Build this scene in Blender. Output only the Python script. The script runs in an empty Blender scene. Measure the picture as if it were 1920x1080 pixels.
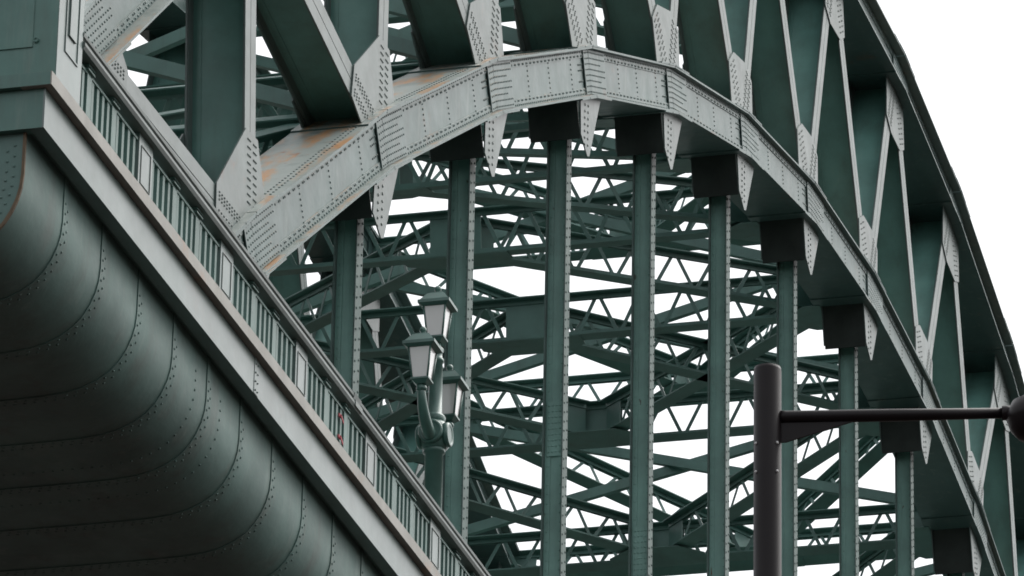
import bpy, math, random
from mathutils import Vector as V, Matrix
random.seed(7)
R = math.radians
scene = bpy.context.scene
C = scene.collection

# ------------------------------------------------------------------ camera
cam_d = bpy.data.cameras.new('camera')
cam = bpy.data.objects.new('camera', cam_d)
C.objects.link(cam)
YAW, PITCH, ROLL = 0.2632, 0.4046, 0.0191
fw = V((math.cos(PITCH) * math.cos(YAW), math.cos(PITCH) * math.sin(YAW), math.sin(PITCH)))
rt = V((math.sin(YAW), -math.cos(YAW), 0))
up = rt.cross(fw)
rt, up = math.cos(ROLL) * rt + math.sin(ROLL) * up, -math.sin(ROLL) * rt + math.cos(ROLL) * up
m = Matrix((rt, up, -fw)).transposed().to_4x4()
m.translation = V((-83.40, -23.163, 0))
cam.matrix_world = m
cam_d.sensor_width = 36
cam_d.lens = 11045.0 / 1920 * 36
cam_d.clip_start = 0.5
cam_d.clip_end = 3000
scene.camera = cam

# ------------------------------------------------------------------ sky and sun (bright overcast)
SUN_EL, SUN_AZ = R(52), R(-40)          # azimuth measured from +X towards +Y
world = bpy.data.worlds.new('World')
scene.world = world
world.use_nodes = True
nt = world.node_tree
nt.nodes.clear()
sky = nt.nodes.new('ShaderNodeTexSky')
sky.sky_type = 'NISHITA'
sky.sun_disc = False
sky.sun_elevation = SUN_EL
sky.sun_rotation = R(90) - SUN_AZ
sky.air_density = 1.0
sky.dust_density = 6.0
sky.ozone_density = 1.0
hs = nt.nodes.new('ShaderNodeHueSaturation')
hs.inputs['Saturation'].default_value = 0.26
gm = nt.nodes.new('ShaderNodeGamma')      # thick cloud evens the sky out
gm.inputs['Gamma'].default_value = 0.45
bg = nt.nodes.new('ShaderNodeBackground')
bg.inputs['Strength'].default_value = 0.15
wo = nt.nodes.new('ShaderNodeOutputWorld')
nt.links.new(sky.outputs[0], hs.inputs['Color'])
nt.links.new(hs.outputs[0], gm.inputs[0])
nt.links.new(gm.outputs[0], bg.inputs[0])
nt.links.new(bg.outputs[0], wo.inputs[0])

sun_d = bpy.data.lights.new('sun', 'SUN')
sun_d.energy = 0.5
sun_d.angle = R(50)
sun_d.color = (1.0, 0.97, 0.93)
sun = bpy.data.objects.new('sun', sun_d)
C.objects.link(sun)
sd = V((math.cos(SUN_EL) * math.cos(SUN_AZ), math.cos(SUN_EL) * math.sin(SUN_AZ), math.sin(SUN_EL)))
sun.rotation_euler = sd.to_track_quat('Z', 'Y').to_euler()

vs = scene.view_settings
vs.view_transform = 'Standard'
vs.look = 'None'
vs.exposure = 2.15
vs.gamma = 1.0
vs.use_curve_mapping = False
scene.cycles.max_bounces = 6
scene.cycles.diffuse_bounces = 4
scene.cycles.glossy_bounces = 3
scene.cycles.filter_width = 1.75

# ------------------------------------------------------------------ materials
def mat(name, col, rough=0.4, spec=0.5, var=0.35, scale=1.2, rust=0.0, rust_col=(0.16, 0.055, 0.02),
        dirt=0.3, metal=0.0, bump=0.0, up_rust=0.0, streak=0.0, chips=0.0, rscale=0.9, coat=0.0):
    mt = bpy.data.materials.new(name)
    mt.use_nodes = True
    t = mt.node_tree
    N, L = t.nodes, t.links
    b = N['Principled BSDF']
    b.inputs['Roughness'].default_value = rough
    b.inputs['Specular IOR Level'].default_value = spec
    b.inputs['Metallic'].default_value = metal
    b.inputs['Coat Weight'].default_value = coat
    b.inputs['Coat Roughness'].default_value = 0.22
    tc = N.new('ShaderNodeNewGeometry')
    pos = tc.outputs['Position']
    n1 = N.new('ShaderNodeTexNoise')
    n1.inputs['Scale'].default_value = scale
    n1.inputs['Detail'].default_value = 6
    n1.inputs['Roughness'].default_value = 0.62
    L.new(pos, n1.inputs['Vector'])
    mp = N.new('ShaderNodeMapRange')
    mp.inputs['From Min'].default_value = 0.3
    mp.inputs['From Max'].default_value = 0.7
    mp.inputs['To Min'].default_value = 1 - var
    mp.inputs['To Max'].default_value = 1 + var
    L.new(n1.outputs['Fac'], mp.inputs['Value'])
    mx = N.new('ShaderNodeVectorMath')
    mx.operation = 'SCALE'
    mx.inputs[0].default_value = col
    L.new(mp.outputs[0], mx.inputs['Scale'])
    color = mx.outputs[0]

    def mixin(fac, c):
        nonlocal color
        k = N.new('ShaderNodeMix')
        k.data_type = 'RGBA'
        L.new(fac, k.inputs['Factor'])
        L.new(color, k.inputs['A'])
        k.inputs['B'].default_value = (*c, 1)
        color = k.outputs['Result']

    def band(src, lo, hi, amount):
        r = N.new('ShaderNodeMapRange')
        r.inputs['From Min'].default_value = lo
        r.inputs['From Max'].default_value = hi
        r.inputs['To Max'].default_value = amount
        L.new(src, r.inputs['Value'])
        return r.outputs[0]

    def noise(sc, vec=None, det=5):
        n = N.new('ShaderNodeTexNoise')
        n.inputs['Scale'].default_value = sc
        n.inputs['Detail'].default_value = det
        n.inputs['Roughness'].default_value = 0.65
        L.new(vec or pos, n.inputs['Vector'])
        return n.outputs['Fac']

    def squash(s):
        v = N.new('ShaderNodeVectorMath')
        v.operation = 'MULTIPLY'
        v.inputs[1].default_value = s
        L.new(pos, v.inputs[0])
        return v.outputs[0]

    if dirt:                               # grime, rain-washed downwards
        mixin(band(noise(1.0, squash((2.6, 2.6, 0.35))), 0.52, 0.75, dirt), (0.055, 0.055, 0.045))
    if streak:                             # pale run-off streaks
        mixin(band(noise(1.0, squash((5.0, 5.0, 0.5))), 0.56, 0.72, streak), (0.32, 0.33, 0.30))
    if rust:
        mixin(band(noise(rscale), 0.62, 0.72, rust), rust_col)
        mixin(band(noise(1.0, squash((6, 6, 0.8))), 0.68, 0.76, rust * 0.7), rust_col)
    if chips:
        mixin(band(noise(7.0, squash((1, 1, 0.45)), 3), 0.70, 0.72, chips), (0.045, 0.022, 0.018))
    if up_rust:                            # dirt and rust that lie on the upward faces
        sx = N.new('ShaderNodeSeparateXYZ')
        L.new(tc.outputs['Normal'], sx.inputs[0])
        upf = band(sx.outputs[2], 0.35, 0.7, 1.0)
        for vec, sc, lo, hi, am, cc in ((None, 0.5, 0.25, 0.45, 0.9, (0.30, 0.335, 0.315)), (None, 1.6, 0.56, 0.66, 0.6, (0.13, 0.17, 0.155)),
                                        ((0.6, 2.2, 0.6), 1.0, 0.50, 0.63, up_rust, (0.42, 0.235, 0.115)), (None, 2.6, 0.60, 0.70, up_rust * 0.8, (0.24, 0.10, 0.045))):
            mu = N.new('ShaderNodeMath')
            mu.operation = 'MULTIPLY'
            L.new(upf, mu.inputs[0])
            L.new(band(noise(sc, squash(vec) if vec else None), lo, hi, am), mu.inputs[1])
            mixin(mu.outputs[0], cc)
    L.new(color, b.inputs['Base Color'])
    rr = N.new('ShaderNodeMapRange')
    rr.inputs['To Min'].default_value = max(0.05, rough - 0.12)
    rr.inputs['To Max'].default_value = min(1, rough + 0.16)
    L.new(noise(2.3), rr.inputs['Value'])
    L.new(rr.outputs[0], b.inputs['Roughness'])
    if bump:
        bp = N.new('ShaderNodeBump')
        bp.inputs['Strength'].default_value = bump
        bp.inputs['Distance'].default_value = 0.02
        L.new(noise(3.0, None, 3), bp.inputs['Height'])
        L.new(bp.outputs[0], b.inputs['Normal'])
    return mt


GREEN = (0.098, 0.212, 0.188)
M_chord = mat('chord_paint', (0.062, 0.108, 0.103), 0.41, 0.38, 0.16, 0.8, rust=0.4, up_rust=1.0, dirt=0.22, streak=0.2, bump=0.25, rscale=0.7, coat=0.0)
M_green = mat('green_paint', GREEN, 0.38, 0.5, 0.25, 0.9, rust=0.08, dirt=0.3, bump=0.2, chips=0.0, coat=0.0)
M_pil = mat('pilaster_paint', (0.066, 0.150, 0.130), 0.42, 0.45, 0.2, 0.9, rust=0.12, dirt=0.35, streak=0.12, bump=0.15)
M_web = mat('member_paint', (0.165, 0.305, 0.272), 0.38, 0.5, 0.22, 1.0, rust=0.08, dirt=0.25, bump=0.2, chips=0.75, coat=0.0)
M_gusset = mat('gusset_paint', (0.088, 0.118, 0.112), 0.38, 0.45, 0.2, 1.2, rust=0.35, dirt=0.2, bump=0.15, rscale=1.3, coat=0.0)
M_flange = mat('flange_paint', (0.088, 0.118, 0.112), 0.38, 0.45, 0.2, 1.0, rust=0.1, dirt=0.2, bump=0.15, chips=0.8, coat=0.0)
M_batten = mat('dark_batten', (0.026, 0.032, 0.030), 0.6, 0.3, 0.3, 2.0, dirt=0.2)  # near-black base colour for the batten plates below the lower chord
M_hang = mat('hanger_paint', (0.075, 0.115, 0.106), 0.6, 0.32, 0.25, 2.5, rust=0.1, dirt=0.35, chips=0.5)
M_brace = mat('bracing_paint', (0.080, 0.165, 0.145), 0.42, 0.45, 0.25, 0.8, rust=0.06, dirt=0.35)
M_shell = mat('soffit_paint', (0.072, 0.135, 0.121), 0.56, 0.44, 0.25, 0.9, rust=0.10, dirt=0.5, streak=0.12, bump=0.3, coat=0.0)
M_rail = mat('handrail_paint', (0.10, 0.125, 0.118), 0.42, 0.5, 0.25, 1.5, rust=0.05, dirt=0.4)
M_bal = mat('baluster_paint', (0.080, 0.150, 0.134), 0.52, 0.36, 0.2, 2.0, dirt=0.2, rust=0.05, coat=0.15)
M_back = mat('parapet_back_paint', (0.12, 0.24, 0.21), 0.5, 0.4, 0.15, 1.5, dirt=0.2)
M_ledge = mat('ledge_paint', (0.25, 0.245, 0.22), 0.5, 0.4, 0.18, 1.6, rust=0.55, rust_col=(0.33, 0.17, 0.09), dirt=0.3, streak=0.25, rscale=0.9)
M_fascia = mat('fascia_paint', (0.09, 0.132, 0.124), 0.36, 0.5, 0.2, 0.8, rust=0.12, dirt=0.2, bump=0.12, coat=0.3)
M_lamp = mat('lamp_paint', (0.05, 0.115, 0.098), 0.33, 0.5, 0.2, 3.0, dirt=0.2, coat=0.15)
M_black = mat('black_paint', (0.009, 0.007, 0.008), 0.40, 0.18, 0.15, 6.0, dirt=0.05)
M_red = mat('red_cloth', (0.42, 0.09, 0.11), 0.7, 0.3, 0.2, 8.0, dirt=0.0)
M_ground = mat('asphalt', (0.030, 0.019, 0.016), 0.9, 0.3, 0.3, 0.4, dirt=0.2)
M_bolt = mat('galvanised_steel', (0.45, 0.45, 0.45), 0.4, 0.5, 0.1, 10.0, dirt=0.1)
M_rustrim = mat('rusted_edge', (0.11, 0.08, 0.05), 0.7, 0.3, 0.35, 5.0, dirt=0.2)

M_glass = bpy.data.materials.new('frosted_glass')
M_glass.use_nodes = True
_b = M_glass.node_tree.nodes['Principled BSDF']
_b.inputs['Base Color'].default_value = (0.60, 0.59, 0.58, 1)
_b.inputs['Coat Weight'].default_value = 1.0
_b.inputs['Coat Roughness'].default_value = 0.08
_b.inputs['Roughness'].default_value = 0.18
_b.inputs['Transmission Weight'].default_value = 0.1
_n = M_glass.node_tree.nodes.new('ShaderNodeTexNoise')
_n.inputs['Scale'].default_value = 9
_g = M_glass.node_tree.nodes.new('ShaderNodeNewGeometry')
_r = M_glass.node_tree.nodes.new('ShaderNodeMapRange')
_r.inputs['To Min'].default_value = 0.16
_r.inputs['To Max'].default_value = 0.24
M_glass.node_tree.links.new(_g.outputs['Position'], _n.inputs['Vector'])
M_glass.node_tree.links.new(_n.outputs['Fac'], _r.inputs['Value'])
M_glass.node_tree.links.new(_r.outputs[0], _b.inputs['Roughness'])

# ------------------------------------------------------------------ mesh building
class MB:
    def __init__(s):
        s.v, s.f, s.sm, s.mi, s.cur = [], [], [], [], 0

    def add(s, vs, fs, smooth=False):
        o = len(s.v)
        s.v += [tuple(p) for p in vs]
        s.f += [tuple(i + o for i in f) for f in fs]
        s.sm += [smooth] * len(fs)
        s.mi += [s.cur] * len(fs)

    def hexa(s, p):                         # 8 points: bottom loop 0-3, top loop 4-7
        s.add(p, [(3, 2, 1, 0), (4, 5, 6, 7), (0, 1, 5, 4), (1, 2, 6, 5), (2, 3, 7, 6), (3, 0, 4, 7)])

    def box(s, x0, x1, y0, y1, z0, z1):
        s.hexa([(x0, y0, z0), (x1, y0, z0), (x1, y1, z0), (x0, y1, z0), (x0, y0, z1), (x1, y0, z1), (x1, y1, z1), (x0, y1, z1)])

    def bar(s, a, b, u, w, du, dw):
        """box from a to b, half sizes du along u and dw along w"""
        a, b = V(a), V(b)
        s.hexa([a - du * u - dw * w, a + du * u - dw * w, a + du * u + dw * w, a - du * u + dw * w,
                b - du * u - dw * w, b + du * u - dw * w, b + du * u + dw * w, b - du * u + dw * w])

    def prism(s, poly, n):
        """flat polygon (list of Vectors) pushed along vector n"""
        k = len(poly)
        s.add(list(poly) + [V(p) + n for p in poly],
              [tuple(range(k))[::-1], tuple(range(k, 2 * k))] + [(i, (i + 1) % k, (i + 1) % k + k, i + k) for i in range(k)])

    def extrude(s, prof, x0, x1, smooth=False, close=True):
        """(y, z) profile swept along X"""
        k = len(prof)
        s.add([(x0, y, z) for y, z in prof] + [(x1, y, z) for y, z in prof],
              [(i, (i + 1) % k, (i + 1) % k + k, i + k) for i in range(k if close else k - 1)], smooth)
        if close:
            o = len(s.v) - 2 * k
            s.f += [tuple(o + i for i in range(k))[::-1], tuple(o + k + i for i in range(k))]
            s.sm += [False, False]
            s.mi += [s.cur] * 2

    def lathe(s, base, prof, n=20, axis=V((0, 0, 1))):
        q = axis.to_track_quat('Z', 'Y')
        vs, fs = [], []
        for r, h in prof:
            for i in range(n):
                a = 2 * math.pi * i / n
                vs.append(V(base) + q @ V((r * math.cos(a), r * math.sin(a), h)))
        for j in range(len(prof) - 1):
            for i in range(n):
                fs.append((j * n + i, j * n + (i + 1) % n, (j + 1) * n + (i + 1) % n, (j + 1) * n + i))
        s.add(vs, fs, True)
        o = len(s.v) - len(vs)
        s.f += [tuple(o + i for i in range(n))[::-1], tuple(o + (len(prof) - 1) * n + i for i in range(n))]
        s.sm += [False, False]
        s.mi += [s.cur] * 2

    def tube(s, pts, radii, n=10):
        pts = [V(p) for p in pts]
        vs, fs = [], []
        for j, p in enumerate(pts):
            t = (pts[min(j + 1, len(pts) - 1)] - pts[max(j - 1, 0)]).normalized()
            a = t.cross(V((0, 1, 0)))
            if a.length < 0.1:
                a = t.cross(V((1, 0, 0)))
            a.normalize()
            b = t.cross(a)
            for i in range(n):
                an = 2 * math.pi * i / n
                vs.append(p + radii[j] * (math.cos(an) * a + math.sin(an) * b))
        for j in range(len(pts) - 1):
            for i in range(n):
                fs.append((j * n + i, j * n + (i + 1) % n, (j + 1) * n + (i + 1) % n, (j + 1) * n + i))
        s.add(vs, fs, True)
        o = len(s.v) - len(vs)
        s.f += [tuple(o + i for i in range(n))[::-1], tuple(o + (len(pts) - 1) * n + i for i in range(n))]
        s.sm += [False, False]
        s.mi += [s.cur] * 2

    def rivet(s, p, n, r=0.021, h=0.016):
        n = V(n)
        a = n.orthogonal().normalized()
        b = n.cross(a)
        p = V(p)
        vs = []
        for rr, hh in ((r, 0), (r * 0.8, h * 0.65)):
            for i in range(6):
                an = math.pi * i / 3
                vs.append(p + rr * (math.cos(an) * a + math.sin(an) * b) + hh * n)
        vs.append(p + h * n)
        fs = [(i, (i + 1) % 6, (i + 1) % 6 + 6, i + 6) for i in range(6)] + [(i + 6, (i + 1) % 6 + 6, 12) for i in range(6)]
        s.add(vs, fs, False)

    def build(s, name, mt, parent=None, off=None):
        me = bpy.data.meshes.new(name)
        me.from_pydata(s.v, [], s.f)
        for q in (mt if isinstance(mt, (list, tuple)) else [mt]):
            me.materials.append(q)
        me.polygons.foreach_set('material_index', s.mi)
        me.polygons.foreach_set('use_smooth', s.sm)
        me.update()
        ob = bpy.data.objects.new(name, me)
        C.objects.link(ob)
        if parent:
            ob.parent = parent
            ob.matrix_parent_inverse = Matrix.Identity(4)
            if off is None:
                off = parent.matrix_world.translation.copy() if parent.parent is None else V((0, 0, 0))
            me.transform(Matrix.Translation(-off))
        return ob


def tag(o, label, cat, group=None):
    o['label'] = label
    o['category'] = cat
    if group:
        o['group'] = group
    return o


def empty(name, loc, label, cat, group=None):
    o = bpy.data.objects.new(name, None)
    C.objects.link(o)
    o.location = loc
    o.matrix_world = Matrix.Translation(V(loc))
    return tag(o, label, cat, group)


def lerp(a, b, t):
    return V(a) * (1 - t) + V(b) * t


# ------------------------------------------------------------------ ground
g = MB()
g.add([(-900, -900, -1.6), (1500, -900, -1.6), (1500, 900, -1.6), (-900, 900, -1.6)], [(0, 1, 2, 3)])
go = g.build('ground', M_ground)
go['kind'] = 'structure'
go['label'] = 'dark paved quay floor far below the bridge'
# unseen gorge banks, added to block low sky light and darken the soffits
hb = MB()
NR = 96
prof_h = [(240, -1.7), (270, 22), (320, 44), (400, 58), (560, 66), (900, 60)]
pts = []
for j, (r, h) in enumerate(prof_h):
    for i in range(NR):
        a = 2 * math.pi * i / NR
        w = 1 + 0.10 * math.sin(3 * a + 1) + 0.06 * math.sin(7 * a + j) + 0.04 * math.sin(13 * a)
        hh = h * (1 + 0.10 * math.sin(5 * a + 2) + 0.06 * math.sin(11 * a + j)) if j else h
        pts.append((20 + r * w * math.cos(a), r * w * math.sin(a), hh))
fcs = [(j * NR + i, j * NR + (i + 1) % NR, (j + 1) * NR + (i + 1) % NR, (j + 1) * NR + i) for j in range(len(prof_h) - 1) for i in range(NR)]
hb.add(pts, fcs, True)
ho = hb.build('blocker_hills', mat('blocker_bank', (0.045, 0.042, 0.034), 0.95, 0.2, 0.4, 0.05, dirt=0.3))
ho['kind'] = 'structure'

# ------------------------------------------------------------------ arch geometry
S, XC = 6.2, 34.1
def zl(x): return 50.01 - 0.00811 * (x - XC) ** 2           # lower chord centre line
def zu(x): return 56.56 - 0.0084 * (x - XC) ** 2           # upper chord centre line
LN = {i: S * i for i in range(-3, 15)}                       # lower nodes, i = 5.5 is the crown
UN = {k: XC + 6.72 * k for k in range(-9, 10)}              # upper nodes, k = 0 is the crown
def P3(x, y, z): return V((x, y, z))
Y0, Y1 = -0.30, 0.64                                          # outer and inner web planes of the near rib
YF = 13.26                                                    # the far rib is the same rib at Y0+YF.. mirrored
HC = 0.40                                                     # half depth of a chord web


def chord(mb, nodes, yo, yi, out, rivets, o=0.13):
    """box chord through nodes [(x, z)], outer web at yo, inner at yi; out = -1 when the outer face looks to -Y"""
    ya, yb = min(yo, yi), max(yo, yi)
    for j in range(len(nodes) - 1):
        a, b = V((nodes[j][0], 0, nodes[j][1])), V((nodes[j + 1][0], 0, nodes[j + 1][1]))
        t = (b - a).normalized()
        n = V((-t.z, 0, t.x))
        L = (b - a).length
        for zz, th in ((-HC - 0.0175, 0.0175), (HC + 0.0175, 0.0175)):
            c = V((0, (ya + yb) / 2, 0))
            mb.bar(a + c + n * zz, b + c + n * zz, V((0, 1, 0)), n, (yb - ya) / 2 + o, th)
        for y in (ya + 0.015, yb - 0.015):
            mb.bar(a + V((0, y, 0)), b + V((0, y, 0)), V((0, 1, 0)), n, 0.015, HC - 0.001)
        for y, sg in ((yo, out), (yi, -out)):                   # flange angles along the webs
            for zz in (-HC + 0.07, HC - 0.07):
                c = V((0, y + sg * 0.009, 0)) + n * zz
                mb.bar(a + c, b + c, V((0, 1, 0)), n, 0.009, 0.068)
        # stepped cover plates over the flanges at each node
        for zz in (HC + 0.035 + 0.014, -HC - 0.035 - 0.014):
            for e, q in ((a, t), (b, -t)):
                c = V((0, (ya + yb) / 2, 0)) + n * zz
                mb.bar(e + c, e + q * 0.55 + c, V((0, 1, 0)), n, (yb - ya) / 2 + o + 0.012, 0.0138)
                mb.bar(e + c, e + q * 1.15 + c, V((0, 1, 0)), n, (yb - ya) / 2 + o + 0.006, 0.0128)
        # splice plates on the outer web either side of the node
        for y, sg in ((yo, out), (yi, -out)):
            for e, q, l in ((a, t, 1.25), (b, -t, 0.36)):
                c = V((0, y + sg * 0.018 + sg * 0.011, 0))
                mb.bar(e + c, e + q * l + c, V((0, 1, 0)), n, 0.011, HC - 0.02)
        if not rivets:
            continue
        nn = V((0, out, 0))
        yr = yo + out * 0.018
        k = int(L / 0.135)
        for r in range(1, k):
            s = r * L / k
            if s < 1.3 or s > L - 0.40:
                continue
            p = a + t * s
            for zz in (HC - 0.035, HC - 0.105, -HC + 0.035, -HC + 0.105):
                if zz in (HC - 0.105, -HC + 0.105) and r % 2:
                    p2 = p + t * 0.067
                else:
                    p2 = p
                mb.rivet(p2 + n * zz + V((0, yr, 0)), nn)
        for r in range(int(L / 0.16)):                         # rivets along the top plate edge
            for off, sh in ((0.06, 0.0), (0.16, 0.08)):
                mb.rivet(a + t * (0.1 + r * 0.16 + sh) + n * (HC + 0.035) + V((0, yo - out * (off - o + 0.1), 0)), n, 0.021)
        for fr in (0.36, 0.58, 0.82):
            for h in range(-3, 4):
                zz = h * 0.085
                mb.rivet(a + t * (L * fr) + n * zz + V((0, yo, 0)), nn)
        yr = yo + out * 0.040
        for e, q, cols in ((a, t, 11), (b, -t, 3)):
            for rw in range(8):
                zz = -HC + 0.06 + rw * (2 * HC - 0.12) / 7
                for cI in range(cols):
                    if (rw in (2, 5)) and cI > 7:
                        continue
                    mb.rivet(e + q * (0.05 + cI * 0.108) + n * zz + V((0, yr, 0)), nn, 0.018, 0.014)
                if cols == 3 and rw in (2, 4, 5):
                    for cI in range(4):
                        mb.rivet(e + q * (0.42 + cI * 0.09) + n * zz + V((0, yo, 0)), nn, 0.02)


def member(mb, a, b, yo, yi, out, w, rivets=False):
    """H-section web member between chords: two flange plates in the XZ planes and a web across"""
    a, b = V((a[0], 0, a[1])), V((b[0], 0, b[1]))
    t = (b - a).normalized()
    n = V((-t.z, 0, t.x))
    ya, yb = min(yo, yi), max(yo, yi)
    for y, sg in ((ya, 1), (yb, -1)):
        mb.cur = 1
        c = V((0, y + sg * 0.016, 0))
        for q in (-1, 1):                                    # two angles with a fine gap between
            mb.bar(a + c + n * q * (w / 4 + 0.005), b + c + n * q * (w / 4 + 0.005), V((0, 1, 0)), n, 0.014, w / 4 - 0.004)
        mb.bar(a + c + V((0, sg * 0.02, 0)), b + c + V((0, sg * 0.02, 0)), V((0, 1, 0)), n, 0.008, w / 2 - 0.02)
        mb.cur = 0
        c2 = V((0, y + sg * 0.10, 0))                          # angle legs on the web, both sides
        mb.bar(a + c2, b + c2, V((0, 1, 0)), n, 0.065, 0.026)
    c = V((0, (ya + yb) / 2, 0))
    mb.bar(a + c, b + c, V((0, 1, 0)), n, (yb - ya) / 2 - 0.035, 0.013)


def build_rib(root, yo, yi, out, rivets):
    ln = [(-20.6, zl(-20.6))] + [(x, zl(x)) for x in LN.values()] + [(88.8, zl(88.8))]
    un = [(x, zu(x)) for x in UN.values()]
    mb = MB()
    chord(mb, ln, yo, yi, out, rivets)
    mb.build('lower_chord', M_chord, root)
    mb = MB()
    chord(mb, un, yo, yi, out, rivets, 0.23)
    mb.build('upper_chord', M_chord, root)
    ins = -out
    conn = []
    for i, x in LN.items():
        if i <= 5:
            ks = (5 - i, 6 - i)
            tops = [(-ks[0], 'r'), (-ks[1], 'l')]
        else:
            tops = [(i - 5, 'r'), (i - 6, 'l')]
        for k, sd_ in tops:
            if k in UN:
                conn.append((i, k))
    for i, k in conn:
        a, b = V((LN[i], 0, zl(LN[i]))), V((UN[k], 0, zu(UN[k])))
        t = (b - a).normalized()
        mb = MB()
        member(mb, ((a + t * 0.52).x, (a + t * 0.52).z), ((b - t * 0.52).x, (b - t * 0.52).z), yo + ins * 0.03, yi - ins * 0.03, out, 0.50)
        mb.build('web_member', [M_green, M_flange], root)
    # gusset plates, outer and inner face
    def gusset(nd, tops, sgn, chord_t):
        """nd node (x,z), tops the far ends of its members, sgn +1 gusset above chord, -1 below"""
        c = V((nd[0], 0, nd[1]))
        n = V((-chord_t.z, 0, chord_t.x)) * sgn
        ds = [((V((q[0], 0, q[1])) - c).normalized()) for q in tops]
        ds.sort(key=lambda d: d.dot(chord_t))
        reach = 1.62 if sgn > 0 else 1.75
        w = 0.275
        hp = HC + 0.036
        pts = []
        first, last = ds[0], ds[-1]
        def side(d):                                         # pointing to +chord_t side of member d
            s_ = V((d.z, 0, -d.x))
            return s_ if s_.dot(chord_t) > 0 else -s_
        pl = c + first * reach - side(first) * w
        pr = c + last * reach + side(last) * w
        bl = c + n * hp + chord_t * min(-0.95, (pl - c).dot(chord_t) * 0.75)
        br = c + n * hp + chord_t * max(0.60, (pr - c).dot(chord_t) * 0.9)
        poly = [bl, pl]
        for d in ds:
            if d is not first:
                poly.append(c + d * reach - side(d) * w)
            if d is not last:
                poly.append(c + d * reach + side(d) * w)
        poly += [pr, br]
        return poly, ds, c, side
    for face, y, sg in (('outer', yo, out), ('inner', yi, -out)):
        for grp, nodes, zf, sgn in (('l', LN, zl, 1), ('u', UN, zu, -1)):
            for idx, x in nodes.items():
                if grp == 'l':
                    tops = [(UN[k], zu(UN[k])) for (i, k) in conn if i == idx]
                else:
                    tops = [(LN[i], zl(LN[i])) for (i, k) in conn if k == idx]
                if not tops:
                    continue
                sl = (zf(x + 0.5) - zf(x - 0.5))
                ct = V((1, 0, sl)).normalized()
                poly, ds, c, side = gusset((x, zf(x)), tops, sgn, ct)
                mb = MB()
                yy = y + (-sg) * 0.028
                mb.prism([p + V((0, yy, 0)) for p in poly], V((0, sg * 0.024, 0)))
                if rivets and face == 'outer':
                    yr = yy + sg * 0.024
                    for d in ds:
                        sd2 = side(d)
                        r0 = HC + 0.17
                        k = 0
                        top_r = (1.52 if sgn > 0 else 1.62)
                        while r0 + k * 0.115 < top_r:
                            for off in (-0.19, -0.135, -0.08, 0.08, 0.135, 0.19):
                                mb.rivet(c + d * (r0 + k * 0.115) + sd2 * off + V((0, yr, 0)), V((0, sg, 0)), 0.02)
                            k += 1
                mb.build('gusset_plate', M_gusset, root)
    # pointed hanger plates below the lower chord
    for i, x in LN.items():
        z = zl(x)
        if z < 30:
            continue
        for face, y, sg in (('outer', yo, out), ('inner', yi, -out)):
            sl = zl(x + 0.5) - zl(x - 0.5)
            ct = V((1, 0, sl)).normalized()
            n = V((-ct.z, 0, ct.x))
            c = V((x, 0, z))
            poly = [c + ct * -0.66 - n * (HC + 0.03), c + V((-0.36, 0, -1.34)), c + V((0.10, 0, -1.56)), c + V((0.24, 0, -1.50)),
                    c + ct * 0.93 - n * (HC + 0.03)]
            if face == 'inner':                              # the inner plate is cut shorter
                poly[2:4] = [c + V((0.0, 0, -1.2)), c + V((0.3, 0, -1.0))]
            yy = y - sg * 0.028
            mb = MB()
            mb.prism([p + V((0, yy, 0)) for p in poly], V((0, sg * 0.024, 0)))
            if face == 'outer' and rivets:
                for k in range(7):
                    zz = -HC - 0.22 - k * 0.125 + 0.0
                    for off in (-0.12, 0.10):
                        q = c + V((off, 0, zz + off * sl - (0.03 if off > 0 else 0)))
                        if zz > -1.42:
                            mb.rivet(q + V((0, yy + sg * 0.024, 0)), V((0, sg, 0)), 0.028, 0.018)
            mb.build('hanger_plate', M_gusset, root)
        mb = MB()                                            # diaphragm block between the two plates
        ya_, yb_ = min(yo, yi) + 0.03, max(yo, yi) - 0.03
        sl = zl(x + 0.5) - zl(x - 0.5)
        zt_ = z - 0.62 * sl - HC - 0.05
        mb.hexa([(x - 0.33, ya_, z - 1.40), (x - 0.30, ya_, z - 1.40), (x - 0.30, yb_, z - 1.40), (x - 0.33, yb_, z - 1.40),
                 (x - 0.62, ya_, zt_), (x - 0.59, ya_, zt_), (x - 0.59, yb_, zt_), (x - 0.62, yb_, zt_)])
        mb.build('batten_plate', M_batten, root)


rib1 = empty('arch_rib', (XC, 0.17, zl(XC)), 'nearer riveted arch rib with pale rivet-studded outer face, rust along its lower chord', 'arch rib', 'twin arch ribs of the bridge')
build_rib(rib1, Y0, Y1, -1, True)
rib2 = empty('arch_rib', (XC, 13.87, zl(XC)), 'farther arch rib, mostly hidden behind the bracing and the parapet', 'arch rib', 'twin arch ribs of the bridge')
build_rib(rib2, YF + 1.50, YF + 0.56, 1, False)

# ------------------------------------------------------------------ hangers
def ordinal(n): return ['first', 'second', 'third', 'fourth', 'fifth', 'sixth', 'seventh', 'eighth', 'ninth', 'tenth', 'eleventh', 'twelfth'][n - 1]

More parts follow.
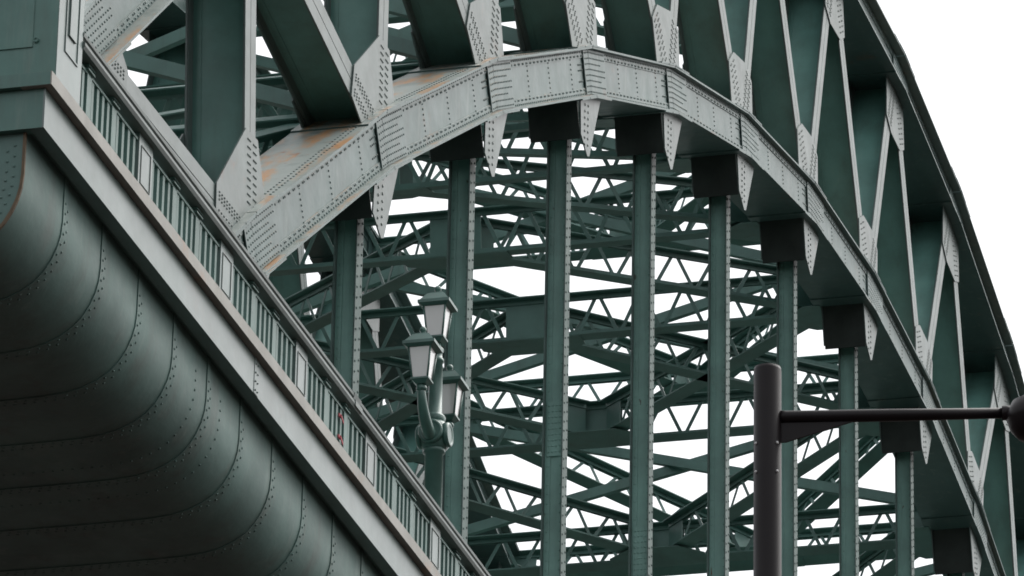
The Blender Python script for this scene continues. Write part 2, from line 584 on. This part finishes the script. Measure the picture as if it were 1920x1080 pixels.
HL = {-1: 'riveted hanger half hidden by the parapet, under the first pointed plate left of the lantern',
      0: 'tall riveted hanger close behind the triple lantern lamp post',
      1: 'tall riveted hanger first right of the lamp post, with a riveted splice patch halfway down',
      2: 'tall riveted hanger second to the right of the lamp post, splice patch near its foot',
      3: 'tall riveted hanger with a rust streak, left of the black pole',
      4: 'tall riveted hanger running down just behind the black pole',
      5: 'riveted hanger crossed by the black arm, next right of the black pole',
      6: 'short-looking riveted hanger crossed by the black arm, last one with sky beside it'}
for i in range(-1, 13):
    x, z = LN[i], zl(LN[i])
    if z < 29:
        continue
    root = empty('hanger', (x, 0.17, z - 0.4), HL.get(i, 'riveted hanger hidden behind the descending arch rib and the black arm'), 'hanger', 'hangers of the nearer arch rib')
    zb, zt = 26.6, z - HC - 0.04
    y0, y1 = 0.0, 0.36
    hw = 0.16
    for y in (y0, y1 - 0.022):
        mb = MB()
        mb.box(x - hw, x + hw, y, y + 0.022, zb, zt)
        k = 0
        while y == y0 and zb + 0.1 + k * 0.085 < zt:
            mb.rivet((x + (-0.095 if k % 2 else 0.095), y0, zb + 0.1 + k * 0.085), (0, -1, 0), 0.022, 0.017)
            k += 1
        mb.build('flange', M_hang, root)
    mb = MB()
    mb.box(x - 0.012, x + 0.012, y0 + 0.022, y1 - 0.022, zb, zt)
    for y in (y0 + 0.023, y1 - 0.113):                    # angle legs on the web
        mb.box(x - 0.030, x - 0.0125, y, y + 0.09, zb, zt)
        mb.box(x + 0.0125, x + 0.030, y, y + 0.09, zb, zt)
    k = 0
    while zb + 0.1 + k * 0.17 < zt:
        for yy in (y0 + 0.07, y1 - 0.07):
            mb.rivet((x - 0.030, yy, zb + 0.1 + k * 0.17), (-1, 0, 0), 0.018, 0.012)
        k += 1
    mb.build('web_plate', M_web, root)
    zs = {1: 37.06, 2: 37.1}.get(i)
    if zs:
        mb = MB()
        mb.box(x - 0.046, x - 0.0305, y0 + 0.05, y1 - 0.05, zs - 0.5, zs + 0.5)
        for r in range(9):
            for cc in range(4):
                mb.rivet((x - 0.046, y0 + 0.085 + cc * 0.063, zs - 0.42 + r * 0.105), (-1, 0, 0), 0.02, 0.014)
        mb.build('splice_plate', M_web, root)

mb = MB()
xr_, zr_ = LN[3], 38.9
mb.prism([V((xr_ - 0.0315, 0.26, zr_ - 2.0)), V((xr_ - 0.0315, 0.33, zr_ - 2.0)), V((xr_ - 0.0315, 0.325, zr_ - 0.2)), V((xr_ - 0.0315, 0.30, zr_ + 0.25)), V((xr_ - 0.0315, 0.27, zr_ - 0.1))][::-1], V((-0.002, 0, 0)))
hanger3 = [o for o in bpy.data.objects if o.get('category') == 'hanger' and abs(o.location.x - xr_) < 0.1][0]
mb.build('rust_patch', M_rustrim, hanger3)

# ------------------------------------------------------------------ wind bracing between the ribs
YN, YX = 0.66, 13.80                                          # inner faces of the two ribs
YM = (YN + YX) / 2


def lattice(mb, a, b, n, depth, w=0.155, plate=0.75, pitch=0.5, plate_b=None):
    """laced girder from a to b: depth along n, single lacing between two flanges"""
    a, b = V(a), V(b)
    t = (b - a).normalized()
    s = t.cross(n).normalized()
    n = s.cross(t).normalized()
    if n.z < 0:
        n = -n
    h = depth / 2
    L = (b - a).length
    for q in (-1, 1):
        c = n * q * h
        mb.bar(a + c, b + c, s, n, w + 0.05, 0.014)                  # flange plate
        for e in (-1, 1):
            c2 = n * q * (h - 0.068) + s * e * 0.03
            mb.bar(a + c2, b + c2, s, n, 0.010, 0.052)                # angle leg
    pb = plate if plate_b is None else plate_b
    for st, l, q in ((a, plate, t), (b, pb, -t)):
        mb.bar(st, st + q * l, s, n, 0.012, h - 0.018)
    l0, l1 = plate, L - pb
    k = max(2, int(round((l1 - l0) / pitch)))
    for j in range(k):
        p0 = a + t * (l0 + (l1 - l0) * (j + 0.08) / k)
        p1 = a + t * (l0 + (l1 - l0) * (j + 0.92) / k)
        up_ = 1 if j % 2 == 0 else -1
        d = s * (0.008 if j % 2 else -0.008)
        q0, q1 = p0 - n * up_ * (h - 0.05) + d, p1 + n * up_ * (h - 0.05) + d
        tt = (q1 - q0).normalized()
        mb.bar(q0, q1, s, tt.cross(s), 0.007, 0.041)


def nrm(zf, x):
    sl = zf(x + 0.5) - zf(x - 0.5)
    return V((-sl, 0, 1)).normalized()


def node_plate(root, x, zf, n, depth, fwd):
    """flat plates in the bracing plane that tie struts, diagonals and chords together"""
    t = V((n.z, 0, -n.x)) * fwd
    c = V((x, 0, zf(x)))
    o = c + n * (-depth / 2 - 0.034)
    y = V((0, 1, 0))
    mb = MB()
    mb.prism([o + y * (YM - 1.15) - t * 0.2, o + y * (YM + 1.15) - t * 0.2, o + y * (YM + 1.15) + t * 0.35, o + y * (YM + 0.6) + t * 0.75,
              o + y * (YM - 0.6) + t * 0.75, o + y * (YM - 1.15) + t * 0.35], n * 0.016)
    mb.build('node_plate', M_brace, root)
    for y0, sg in ((YN, 1), (YX, -1)):
        mb = MB()
        mb.prism([o + y * y0 - t * 0.75, o + y * (y0 + sg * 0.35) - t * 0.75, o + y * (y0 + sg * 0.95) - t * 0.2, o + y * (y0 + sg * 0.95) + t * 0.2,
                  o + y * (y0 + sg * 0.35) + t * 0.75, o + y * y0 + t * 0.75][::sg], n * 0.016)
        mb.build('node_plate', M_brace, root)


lowb = empty('wind_bracing', (XC, YM, zl(XC)), 'heavy laced wind bracing between the ribs at the level of the lower chords', 'bracing', 'wind bracing between the arch ribs')
upb = empty('wind_bracing', (XC, YM, zu(XC)), 'laced wind bracing between the ribs at the level of the upper chords, seen higher up', 'bracing', 'wind bracing between the arch ribs')
swb = empty('sway_bracing', (XC, YM, 53.0), 'slender crossed braces standing between the two levels of laced wind bracing', 'bracing')
DL, DD, DU, DUD = 0.96, 0.80, 0.86, 0.68
for i in range(-3, 12):
    x = LN[i]
    n = nrm(zl, x)
    mb = MB()
    lattice(mb, (x, YN, zl(x)), (x, YM, zl(x)), n, DL, plate=0.75, plate_b=0.55)
    lattice(mb, (x, YM, zl(x)), (x, YX, zl(x)), n, DL, plate=0.55, plate_b=0.75)
    node_plate(lowb, x, zl, n, DL, 1 if i <= 5 else -1)
    mb.build('cross_strut', M_brace, lowb)
    j = i + 1 if i <= 5 else i - 1
    xj = LN[j]
    for y in (YN, YX):
        a = V((x, YM, zl(x)))
        b = V((xj, y, zl(xj)))
        d = (b - a).normalized()
        mb = MB()
        lattice(mb, a + d * 0.35, b - d * 0.2, (n + nrm(zl, xj)).normalized(), DD + (0.02 if y == YX else 0), plate=0.55, plate_b=0.65)
        mb.build('diagonal_brace', M_brace, lowb)
for k in range(-9, 7):
    x = UN[k]
    n = nrm(zu, x)
    mb = MB()
    lattice(mb, (x, YN, zu(x)), (x, YM, zu(x)), n, DU, plate=0.65, plate_b=0.5)
    lattice(mb, (x, YM, zu(x)), (x, YX, zu(x)), n, DU, plate=0.5, plate_b=0.65)
    mb.build('cross_strut', M_brace, upb)
    node_plate(upb, x, zu, n, DU, 1 if k < 0 else -1)
    if k == 0:
        continue
    xj = UN[k + 1] if k < 0 else UN[k - 1]
    for y in (YN, YX):
        a = V((x, YM, zu(x)))
        b = V((xj, y, zu(xj)))
        d = (b - a).normalized()
        mb = MB()
        lattice(mb, a + d * 0.3, b - d * 0.2, (n + nrm(zu, xj)).normalized(), DUD + (0.02 if y == YX else 0), plate=0.5, plate_b=0.5)
        mb.build('diagonal_brace', M_brace, upb)
for i in range(-3, 12):
    k = (i - 5) if i <= 5 else (i - 5)
    k = -(5 - i) if i <= 5 else i - 5
    a0, b0 = V((LN[i], 0, zl(LN[i]))), V((UN[k], 0, zu(UN[k])))
    lo, hi = lerp(a0, b0, 0.10), lerp(a0, b0, 0.88)
    for ya, yb in ((YN, YX), (YX, YN)):
        a, b = lo + V((0, ya, 0)), hi + V((0, yb, 0))
        t = (b - a).normalized()
        s = t.cross(V((1, 0, 0))).normalized()
        u = t.cross(s)
        if u.x > 0:
            u = -u
        dx = u * (0.03 if ya < yb else -0.20)
        s = s if s.z > 0 else -s
        mb = MB()
        mb.bar(a + dx + u * 0.08, b + dx + u * 0.08, u, s, 0.010, 0.12)
        mb.bar(a + dx - s * 0.112, b + dx - s * 0.112, u, s, 0.0695, 0.009)
        mb.bar(a + dx + s * 0.112, b + dx + s * 0.112, u, s, 0.0695, 0.009)
        mb.build('cross_brace', M_brace, swb)

# ------------------------------------------------------------------ deck edge
XD0, XD1 = -30.15, 98.0
deck = empty('bridge_deck', (XD0, 7.0, 26.0), 'deep bridge deck edge with pale fascia above a dark rounded riveted plate underside', 'bridge deck')
mb = MB()
mb.extrude([(-3.75, 26.40), (-3.75, 26.555), (-3.40, 26.555), (-3.40, 26.40)], XD0 - 0.06, XD1)
mb.build('ledge', M_ledge, deck)
mb = MB()
mb.box(XD0 - 0.063, XD0 + 0.25, -3.735, 17.5, 26.402, 26.553)
mb.build('end_ledge', M_pil, deck)
mb = MB()
mb.extrude([(-3.66, 25.94), (-3.66, 26.399), (-3.50, 26.399), (-3.50, 25.94)], XD0 + 0.02, XD1)
mb.box(XD0 + 0.01, XD0 + 0.03, -3.6625, -3.64, 25.938, 26.398)
x = XD0 + 7.6
while x < 40:                                              # joints of the fascia plates
    mb.box(x, x + 0.16, -3.666, -3.6595, 25.945, 26.395)
    for k in range(4):
        mb.rivet((x + 0.04, -3.666, 25.99 + k * 0.11), (0, -1, 0), 0.014)
        mb.rivet((x + 0.12, -3.666, 25.99 + k * 0.11), (0, -1, 0), 0.014)
    x += 7.6
mb.build('fascia', M_fascia, deck)
mb = MB()
mb.box(XD0 + 0.2, XD1, -3.49, 17.6, 26.0, 26.54)
mb.build('slab', M_shell, deck)
mb = MB()
mb.box(XD0 + 0.016, XD0 + 0.16, -3.645, 17.5, 25.942, 26.3985)
mb.build('end_fascia', M_pil, deck)
# rounded plate underside: lapped strips with rivets beside every seam
PROF = [(-2.60, 27.08), (-2.60, 26.72), (-2.60, 26.52), (-2.585, 26.36), (-2.55, 26.22), (-2.49, 26.08), (-2.41, 25.95), (-2.30, 25.83), (-2.16, 25.735),
        (-1.99, 25.66), (-1.78, 25.61), (-1.5, 25.585), (-1.1, 25.575), (-0.5, 25.57), (0.6, 25.57), (2.5, 25.57), (20.5, 25.57)]
PROF = [(-23.163 + (y + 23.163) * 0.9602, z * 0.9602) for y, z in PROF]
SEAMS = [-83.4 + 0.9602 * (55.57 + 1.342 * k) for k in range(36)] + [98.0]


def prof_n(j):
    a, b = PROF[max(j - 1, 0)], PROF[min(j + 1, len(PROF) - 1)]
    ty, tz = b[0] - a[0], b[1] - a[1]
    l = math.hypot(ty, tz)
    return (tz / l, -ty / l)                                # outward (towards -Y, -Z)


def shell_pt(j, off):
    ny, nz = prof_n(j)
    return (PROF[j][0] + ny * off, PROF[j][1] + nz * off)


def along(d):                                               # point and normal at arc length d along the profile
    acc = 0
    for j in range(len(PROF) - 1):
        a, b = PROF[j], PROF[j + 1]
        l = math.hypot(b[0] - a[0], b[1] - a[1])
        if acc + l >= d:
            f = (d - acc) / l
            na, nb = prof_n(j), prof_n(j + 1)
            n = V((0, na[0] * (1 - f) + nb[0] * f, na[1] * (1 - f) + nb[1] * f)).normalized()
            return (a[0] + (b[0] - a[0]) * f, a[1] + (b[1] - a[1]) * f), n
        acc += l
    return PROF[-1], V((0, 0, -1))


mb = MB()
for s_ in range(len(SEAMS) - 1):
    x0, x1 = SEAMS[s_], SEAMS[s_ + 1]
    # each strip laps over the next: its far edge stands 12 mm proud
    for (xa, xb, oa, ob) in ((x0, x1 - 0.001, 0.002, 0.002), (x1 - 0.0, x1 + 0.11, 0.0145, 0.0145)):
        pa = [shell_pt(j, oa) for j in range(len(PROF))]
        k = len(PROF)
        mb.add([(xa, *p) for p in pa] + [(xb, *p) for p in pa], [(i + 1, i, i + k, i + 1 + k) for i in range(k - 1)], True)
        if xb - xa < 0.2:
            pb = [shell_pt(j, 0.002) for j in range(len(PROF))]
            for xx in (xa, xb):
                mb.add([(xx, *p) for p in pa] + [(xx, *p) for p in pb], [(i + 1, i, i + k, i + 1 + k) for i in range(k - 1)], False)
    if x0 < 14:
        d = 0.3
        while d < 4.4:
            (y, z), n = along(d)
            mb.rivet(V((x1 + 0.055, y, z)) + n * 0.0145, n, 0.017, 0.013)
            (y, z), n = along(d + 0.05)
            mb.rivet(V((x1 + 0.16, y, z)) + n * 0.002, n, 0.017, 0.013)
            if s_ == 4 or s_ == 5:
                mb.rivet(V((x0 + 0.55 if s_ == 5 else x1 - 0.4, y, z)) + n * 0.002, n, 0.017, 0.013)
            d += 0.118
so = mb.build('soffit_shell', M_shell, deck)
# end plate of the shell, rusty rim and its rivets
mb = MB()
xe = SEAMS[0]
mb.add([(xe, *p) for p in PROF] + [(xe, 17.5, 25.99)], [tuple(range(len(PROF) + 1))])
d = 0.2
while d < 3.6:
    (y, z), n = along(d)
    mb.rivet(V((xe, y, z)) - n * 0.10, (-1, 0, 0), 0.017, 0.013)
    (y, z), n = along(d + 0.06)
    mb.rivet(V((xe, y, z)) - n * 0.18, (-1, 0, 0), 0.017, 0.013)
    d += 0.12
mb.build('end_plate', M_shell, deck)
mb = MB()
pa = [shell_pt(j, 0.02) for j in range(len(PROF))]
pb = [shell_pt(j, -0.012) for j in range(len(PROF))]
k = len(PROF)
mb.add([(xe - 0.012, *p) for p in pa] + [(xe - 0.012, *p) for p in pb] + [(xe + 0.02, *p) for p in pa],
       [(i, i + 1, i + 1 + k, i + k) for i in range(k - 1)] + [(i, i + 1, i + 1 + 2 * k, i + 2 * k) for i in range(k - 1)])
mb.build('rim', M_rustrim, deck)

# ------------------------------------------------------------------ parapet
PX0, PM, NB = -26.73, 3.05, 16
par = empty('parapet', (PX0, -3.58, 26.56), 'green iron parapet with thin balusters, panelled posts and a dark moulded handrail', 'parapet')
XR0, XR1 = -29.15, PX0 + PM * NB
mb = MB()
mb.extrude([(-3.705, 27.31), (-3.725, 27.35), (-3.725, 27.385), (-3.69, 27.41), (-3.68, 27.445), (-3.705, 27.46), (-3.71, 27.495), (-3.685, 27.53),
            (-3.63, 27.545), (-3.55, 27.545), (-3.49, 27.52), (-3.47, 27.46), (-3.47, 27.31)], XR0, XR1)
for k in range(-1, NB):                                      # sleeves at the handrail joints
    xx = PX0 + PM * (k + 2.66) if k % 3 == 0 else None
    if xx:
        mb.extrude([(-3.735, 27.33), (-3.735, 27.40), (-3.70, 27.425), (-3.72, 27.50), (-3.66, 27.56), (-3.52, 27.56), (-3.46, 27.5), (-3.46, 27.33)], xx, xx + 0.3)
mb.build('handrail', M_rail, par)
mb = MB()
mb.box(XR0, XR1, -3.625, -3.56, 27.205, 27.235)
mb.build('top_bar', M_bal, par)
for k in range(-1, NB):
    xc = PX0 + PM * k
    if xc > XR0 + 0.3:
        mb = MB()
        hw = 0.24
        mb.box(xc - hw, xc + hw, -3.64, -3.516, 26.556, 27.305)
        po = mb.build('panel_post', M_fascia, par)
        mb = MB()
        for (xa, xb, za, zb_) in ((-0.17, 0.17, 26.72, 26.728), (-0.17, 0.17, 27.172, 27.18), (-0.17, -0.158, 26.728, 27.172), (0.158, 0.17, 26.728, 27.172)):
            mb.box(xc + xa, xc + xb, -3.649, -3.6395, za, zb_)
        mb.build('panel_moulding', M_rail, po, V((PX0, -3.58, 26.56)))
    for b_ in range(3):
        x0 = xc + (0.24 if b_ == 0 else 0.24 + b_ * (PM - 0.48) / 3)
        x1 = xc + 0.24 + (b_ + 1) * (PM - 0.48) / 3
        if b_ == 0:
            pass
        mb = MB()
        if x0 > XR0 - 0.5 and k < NB:
            lo = x0 + (0.07 if b_ else 0.0)
            hi = x1 - (0.07 if b_ < 2 else 0.0)
            n = 4
            for q in range(n):
                xb = lo + (hi - lo) * (q + 0.5) / n
                if xb < XR0 + 0.1:
                    continue
                mb.box(xb - 0.036, xb + 0.036, -3.615, -3.56, 26.556, 27.204)
            if mb.v:
                mb.build('baluster_bay', M_bal, par)
        if b_ < 2 and x1 > XR0:
            mb = MB()
            mb.box(x1 - 0.075, x1 + 0.075, -3.63, -3.53, 26.556, 27.203)
            mb.box(x1 - 0.11, x1 + 0.11, -3.655, -3.517, 27.236, 27.255)
            mb.box(x1 - 0.095, x1 + 0.095, -3.635, -3.518, 27.256, 27.28)
            mb.box(x1 - 0.11, x1 + 0.11, -3.655, -3.517, 27.281, 27.305)
            mb.build('slim_post', M_bal, par)

# red tie around two balusters
for z, lab in ((27.08, 'small red ribbon tied round a baluster, the upper of two'), (26.80, 'small red ribbon tied round a baluster foot, the lower of two')):
    mb = MB()
    xr = -18.93
    mb.box(xr - 0.042, xr + 0.042, -3.635, -3.6155, z - 0.02, z + 0.02)
    mb.hexa([(xr + 0.0, -3.65, z - 0.02), (xr + 0.12, -3.645, z - 0.07), (xr + 0.12, -3.636, z - 0.07), (xr + 0.0, -3.636, z - 0.02),
             (xr + 0.0, -3.65, z + 0.015), (xr + 0.12, -3.645, z - 0.035), (xr + 0.12, -3.636, z - 0.035), (xr + 0.0, -3.636, z + 0.015)])
    o = mb.build('ribbon', M_red)
    tag(o, lab, 'ribbon', 'red ribbons on the parapet')

# ------------------------------------------------------------------ end pilaster
pil = empty('pilaster', (-29.6, -3.2, 26.56), 'square green steel pilaster at the near end of the parapet, pale panelled side', 'pilaster')
mb = MB()
mb.box(-29.95, -29.15, -3.69, -1.0, 26.556, 29.4)
mb.build('shaft', M_pil, pil)
mb = MB()
mb.box(-29.945, -29.155, -3.697, -3.6895, 26.557, 29.39)
mb.build('side_plate', M_fascia, pil)
mb = MB()
for (xa, xb, za, zb_) in ((-29.72, -29.70, 27.02, 29.1), (-29.32, -29.30, 27.02, 29.1), (-29.699, -29.321, 27.02, 27.04), (-29.699, -29.321, 29.08, 29.1)):
    mb.box(xa, xb, -3.709, -3.6965, za, zb_)
mb.box(-29.62, -29.40, -3.717, -3.6965, 27.25, 29.0)
mb.build('side_panel', M_fascia, pil)
mb = MB()
mb.box(-29.966, -29.9495, -3.42, -2.0, 26.985, 27.0)
mb.box(-29.960, -29.9495, -3.42, -2.0, 27.002, 28.6)
mb.lathe((-29.965, -3.46, 27.06), [(0.03, 0), (0.03, 0.012), (0.02, 0.014), (0.02, 0.004)], 14, V((-1, 0, 0)))
mb.build('cover_plate', M_pil, pil)
mb = MB()
mb.box(-30.02, -29.08, -3.76, -0.95, 29.401, 29.55)
mb.build('cap', M_fascia, pil)

# ------------------------------------------------------------------ triple lantern on the bridge
LX, LY = -12.62, -3.05
LTOP, ARM_L, ARM_Z = 30.68, 0.68, 0.44
def lamp_lantern(root, c, s=1.0):
    """four-sided lantern, c = centre of its bottom"""
    x, y, z = c
    def ring(h, w): return [(x - w, y - w, z + h), (x + w, y - w, z + h), (x + w, y + w, z + h), (x - w, y + w, z + h)]
    fr = MB()
    fr.hexa(ring(0.0, 0.07) + ring(0.05, 0.115))
    fr.hexa(ring(0.051, 0.125) + ring(0.075, 0.125))
    hb, ht, wb, wt = 0.076, 0.50, 0.108, 0.152
    for sx, sy in ((-1, -1), (1, -1), (1, 1), (-1, 1)):
        fr.tube([(x + sx * wb, y + sy * wb, z + hb), (x + sx * wt, y + sy * wt, z + ht)], [0.014, 0.014], 6)
    lan = fr.build('lantern', M_lamp, root)
    off = root.matrix_world.translation
    gl = MB()
    gl.hexa(ring(hb, wb - 0.004) + ring(ht, wt - 0.004))
    gl.build('glass', M_glass, lan, off)
    rf = MB()
    rf.hexa(ring(ht + 0.001, 0.165) + ring(ht + 0.03, 0.215))
    rf.hexa(ring(ht + 0.031, 0.222) + ring(ht + 0.075, 0.222))
    rf.hexa(ring(ht + 0.076, 0.205) + ring(ht + 0.20, 0.115))
    rf.hexa(ring(ht + 0.201, 0.09) + ring(ht + 0.225, 0.085))
    rf.lathe((x, y, z + ht + 0.226), [(0.03, 0), (0.022, 0.02), (0.045, 0.05), (0.05, 0.075), (0.04, 0.1), (0.012, 0.12)], 12)
    rf.build('roof', M_lamp, lan, off)
    return lan


lamp = empty('street_lamp', (LX, LY, 26.9), 'green cast iron lamp post with three square glass lanterns, standing behind the parapet', 'street lamp')
ZB = 29.32                                                  # centre height of the boss
mb = MB()
mb.lathe((LX, LY, 26.9), [(0.2, 0), (0.2, 0.25), (0.14, 0.3), (0.125, 0.4), (0.122, ZB - 26.9 - 0.26), (0.15, ZB - 26.9 - 0.25), (0.15, ZB - 26.9 - 0.2), (0.12, ZB - 26.9 - 0.17)], 24)
mb.lathe((LX, LY, ZB + 0.16), [(0.13, 0), (0.14, 0.06), (0.15, 0.10), (0.13, 0.13), (0.098, 0.16), (0.09, 0.9), (0.105, 0.91), (0.105, 0.95), (0.085, 0.97),
                               (0.08, 1.05), (0.1, 1.07), (0.1, 1.1), (0.06, 1.14), (0.055, LTOP - ZB - 0.16)], 24)
mb.build('shaft', M_lamp, lamp)
mb = MB()
prof = [(0.11, -0.21), (0.16, -0.19), (0.175, -0.15), (0.2, -0.1), (0.215, 0), (0.2, 0.1), (0.175, 0.15), (0.14, 0.19), (0.12, 0.22)]
mb.lathe((LX, LY, ZB), prof, 24)
for ax in (V((-1, 0, 0)), V((0, -1, 0)), V((1, 0, 0)), V((0, 1, 0))):
    mb.lathe(V((LX, LY, ZB)) + ax * 0.15, [(0.17, 0), (0.17, 0.055), (0.155, 0.075), (0.13, 0.075), (0.12, 0.065)], 24, ax)
mb.build('boss', M_lamp, lamp)
for sgn in (-1, 1):
    ex = LX + sgn * ARM_L
    mb = MB()
    pts, rad = [], []
    for q in range(13):
        f = q / 12
        # leaves the boss low, swings out and sweeps up to the lantern
        xx = LX + sgn * (0.19 + (ARM_L - 0.19) * math.sin(f * math.pi / 2) ** 1.2)
        zz = ZB - 0.06 + (ARM_Z + 0.06) * (1 - math.cos(f * math.pi / 2)) ** 1.0
        pts.append((xx, LY, zz))
        rad.append(0.088 - 0.038 * f + 0.01 * math.sin(f * math.pi))
    pts.append((ex, LY, ZB + ARM_Z + 0.02))
    rad.append(0.05)
    mb.tube(pts, rad, 12)
    mb.lathe((ex, LY, ZB + ARM_Z - 0.06), [(0.05, 0), (0.075, 0.02), (0.075, 0.06), (0.055, 0.08), (0.06, 0.1)], 16)
    mb.build('bracket_arm', M_lamp, lamp)
    lamp_lantern(lamp, (ex, LY, ZB + ARM_Z + 0.03))
lamp_lantern(lamp, (LX, LY, LTOP - 0.01))

# ------------------------------------------------------------------ black column in the foreground
BX, BY = -64.43, -19.00
pole = empty('lamp_column', (BX, BY, -1.6), 'plain black lamp column with a horizontal arm, standing in front of the arch', 'lamp column')
mb = MB()
mb.lathe((BX, BY, -1.6), [(0.09, 0), (0.09, 2.2), (0.0495, 2.4), (0.0495, 9.604), (0.0475, 9.616), (0.02, 9.620)], 32)
mb.build('pole', M_black, pole)
za = 7.826
d = V((0.2, -0.83, 0)).normalized()
d = V((0.16, -0.98, 0)).normalized()
sd_ = V((0, 0, 1)).cross(d).normalized()
a = V((BX, BY, za)) + d * 0.045
tip = V((BX, BY, za)) + d * 0.85
mb = MB()
mb.tube([a, a + d * 0.02, a + d * 0.4, tip], [0.0245, 0.0235, 0.0225, 0.019], 20)
mb.build('arm', M_black, pole)
mb = MB()
mb.prism([a + V((0, 0, -0.018)) + sd_ * -0.005, a + V((0, 0, -0.096)) + sd_ * -0.005, a + d * 0.02 + V((0, 0, -0.096)) + sd_ * -0.005, a + d * 0.27 + V((0, 0, -0.018)) + sd_ * -0.005], sd_ * 0.010)
mb.build('stiffener', M_black, pole)
for dz in (0.0, -0.108):
    for q in (-1, 1):
        mb = MB()
        view = V((-0.9, -0.2, 0)).normalized()
        pp = V((BX, BY, za - 0.11 + dz)) + V((-0.72, 0.0, 0)) * 0.045 + V((0.2, -0.97, 0)) * 0.037 * q
        nn = (pp - V((BX, BY, pp.z))).normalized()
        mb.lathe(V((BX, BY, pp.z)) + nn * 0.047, [(0.0055, 0), (0.0055, 0.006), (0.003, 0.008)], 8, nn)
        mb.build('bolt', M_bolt, pole)
mb = MB()
hc = tip + d * 0.090 + V((0, 0, -0.022))
mb.lathe(hc, [(0.02, -0.085), (0.055, -0.075), (0.082, -0.045), (0.094, -0.01), (0.097, 0.0), (0.094, 0.02), (0.075, 0.06), (0.03, 0.085)], 28, V((0, 0, 1)))
mb.tube([tip - d * 0.02, tip + d * 0.02], [0.026, 0.026], 16)
mb.build('lamp_head', M_black, pole)
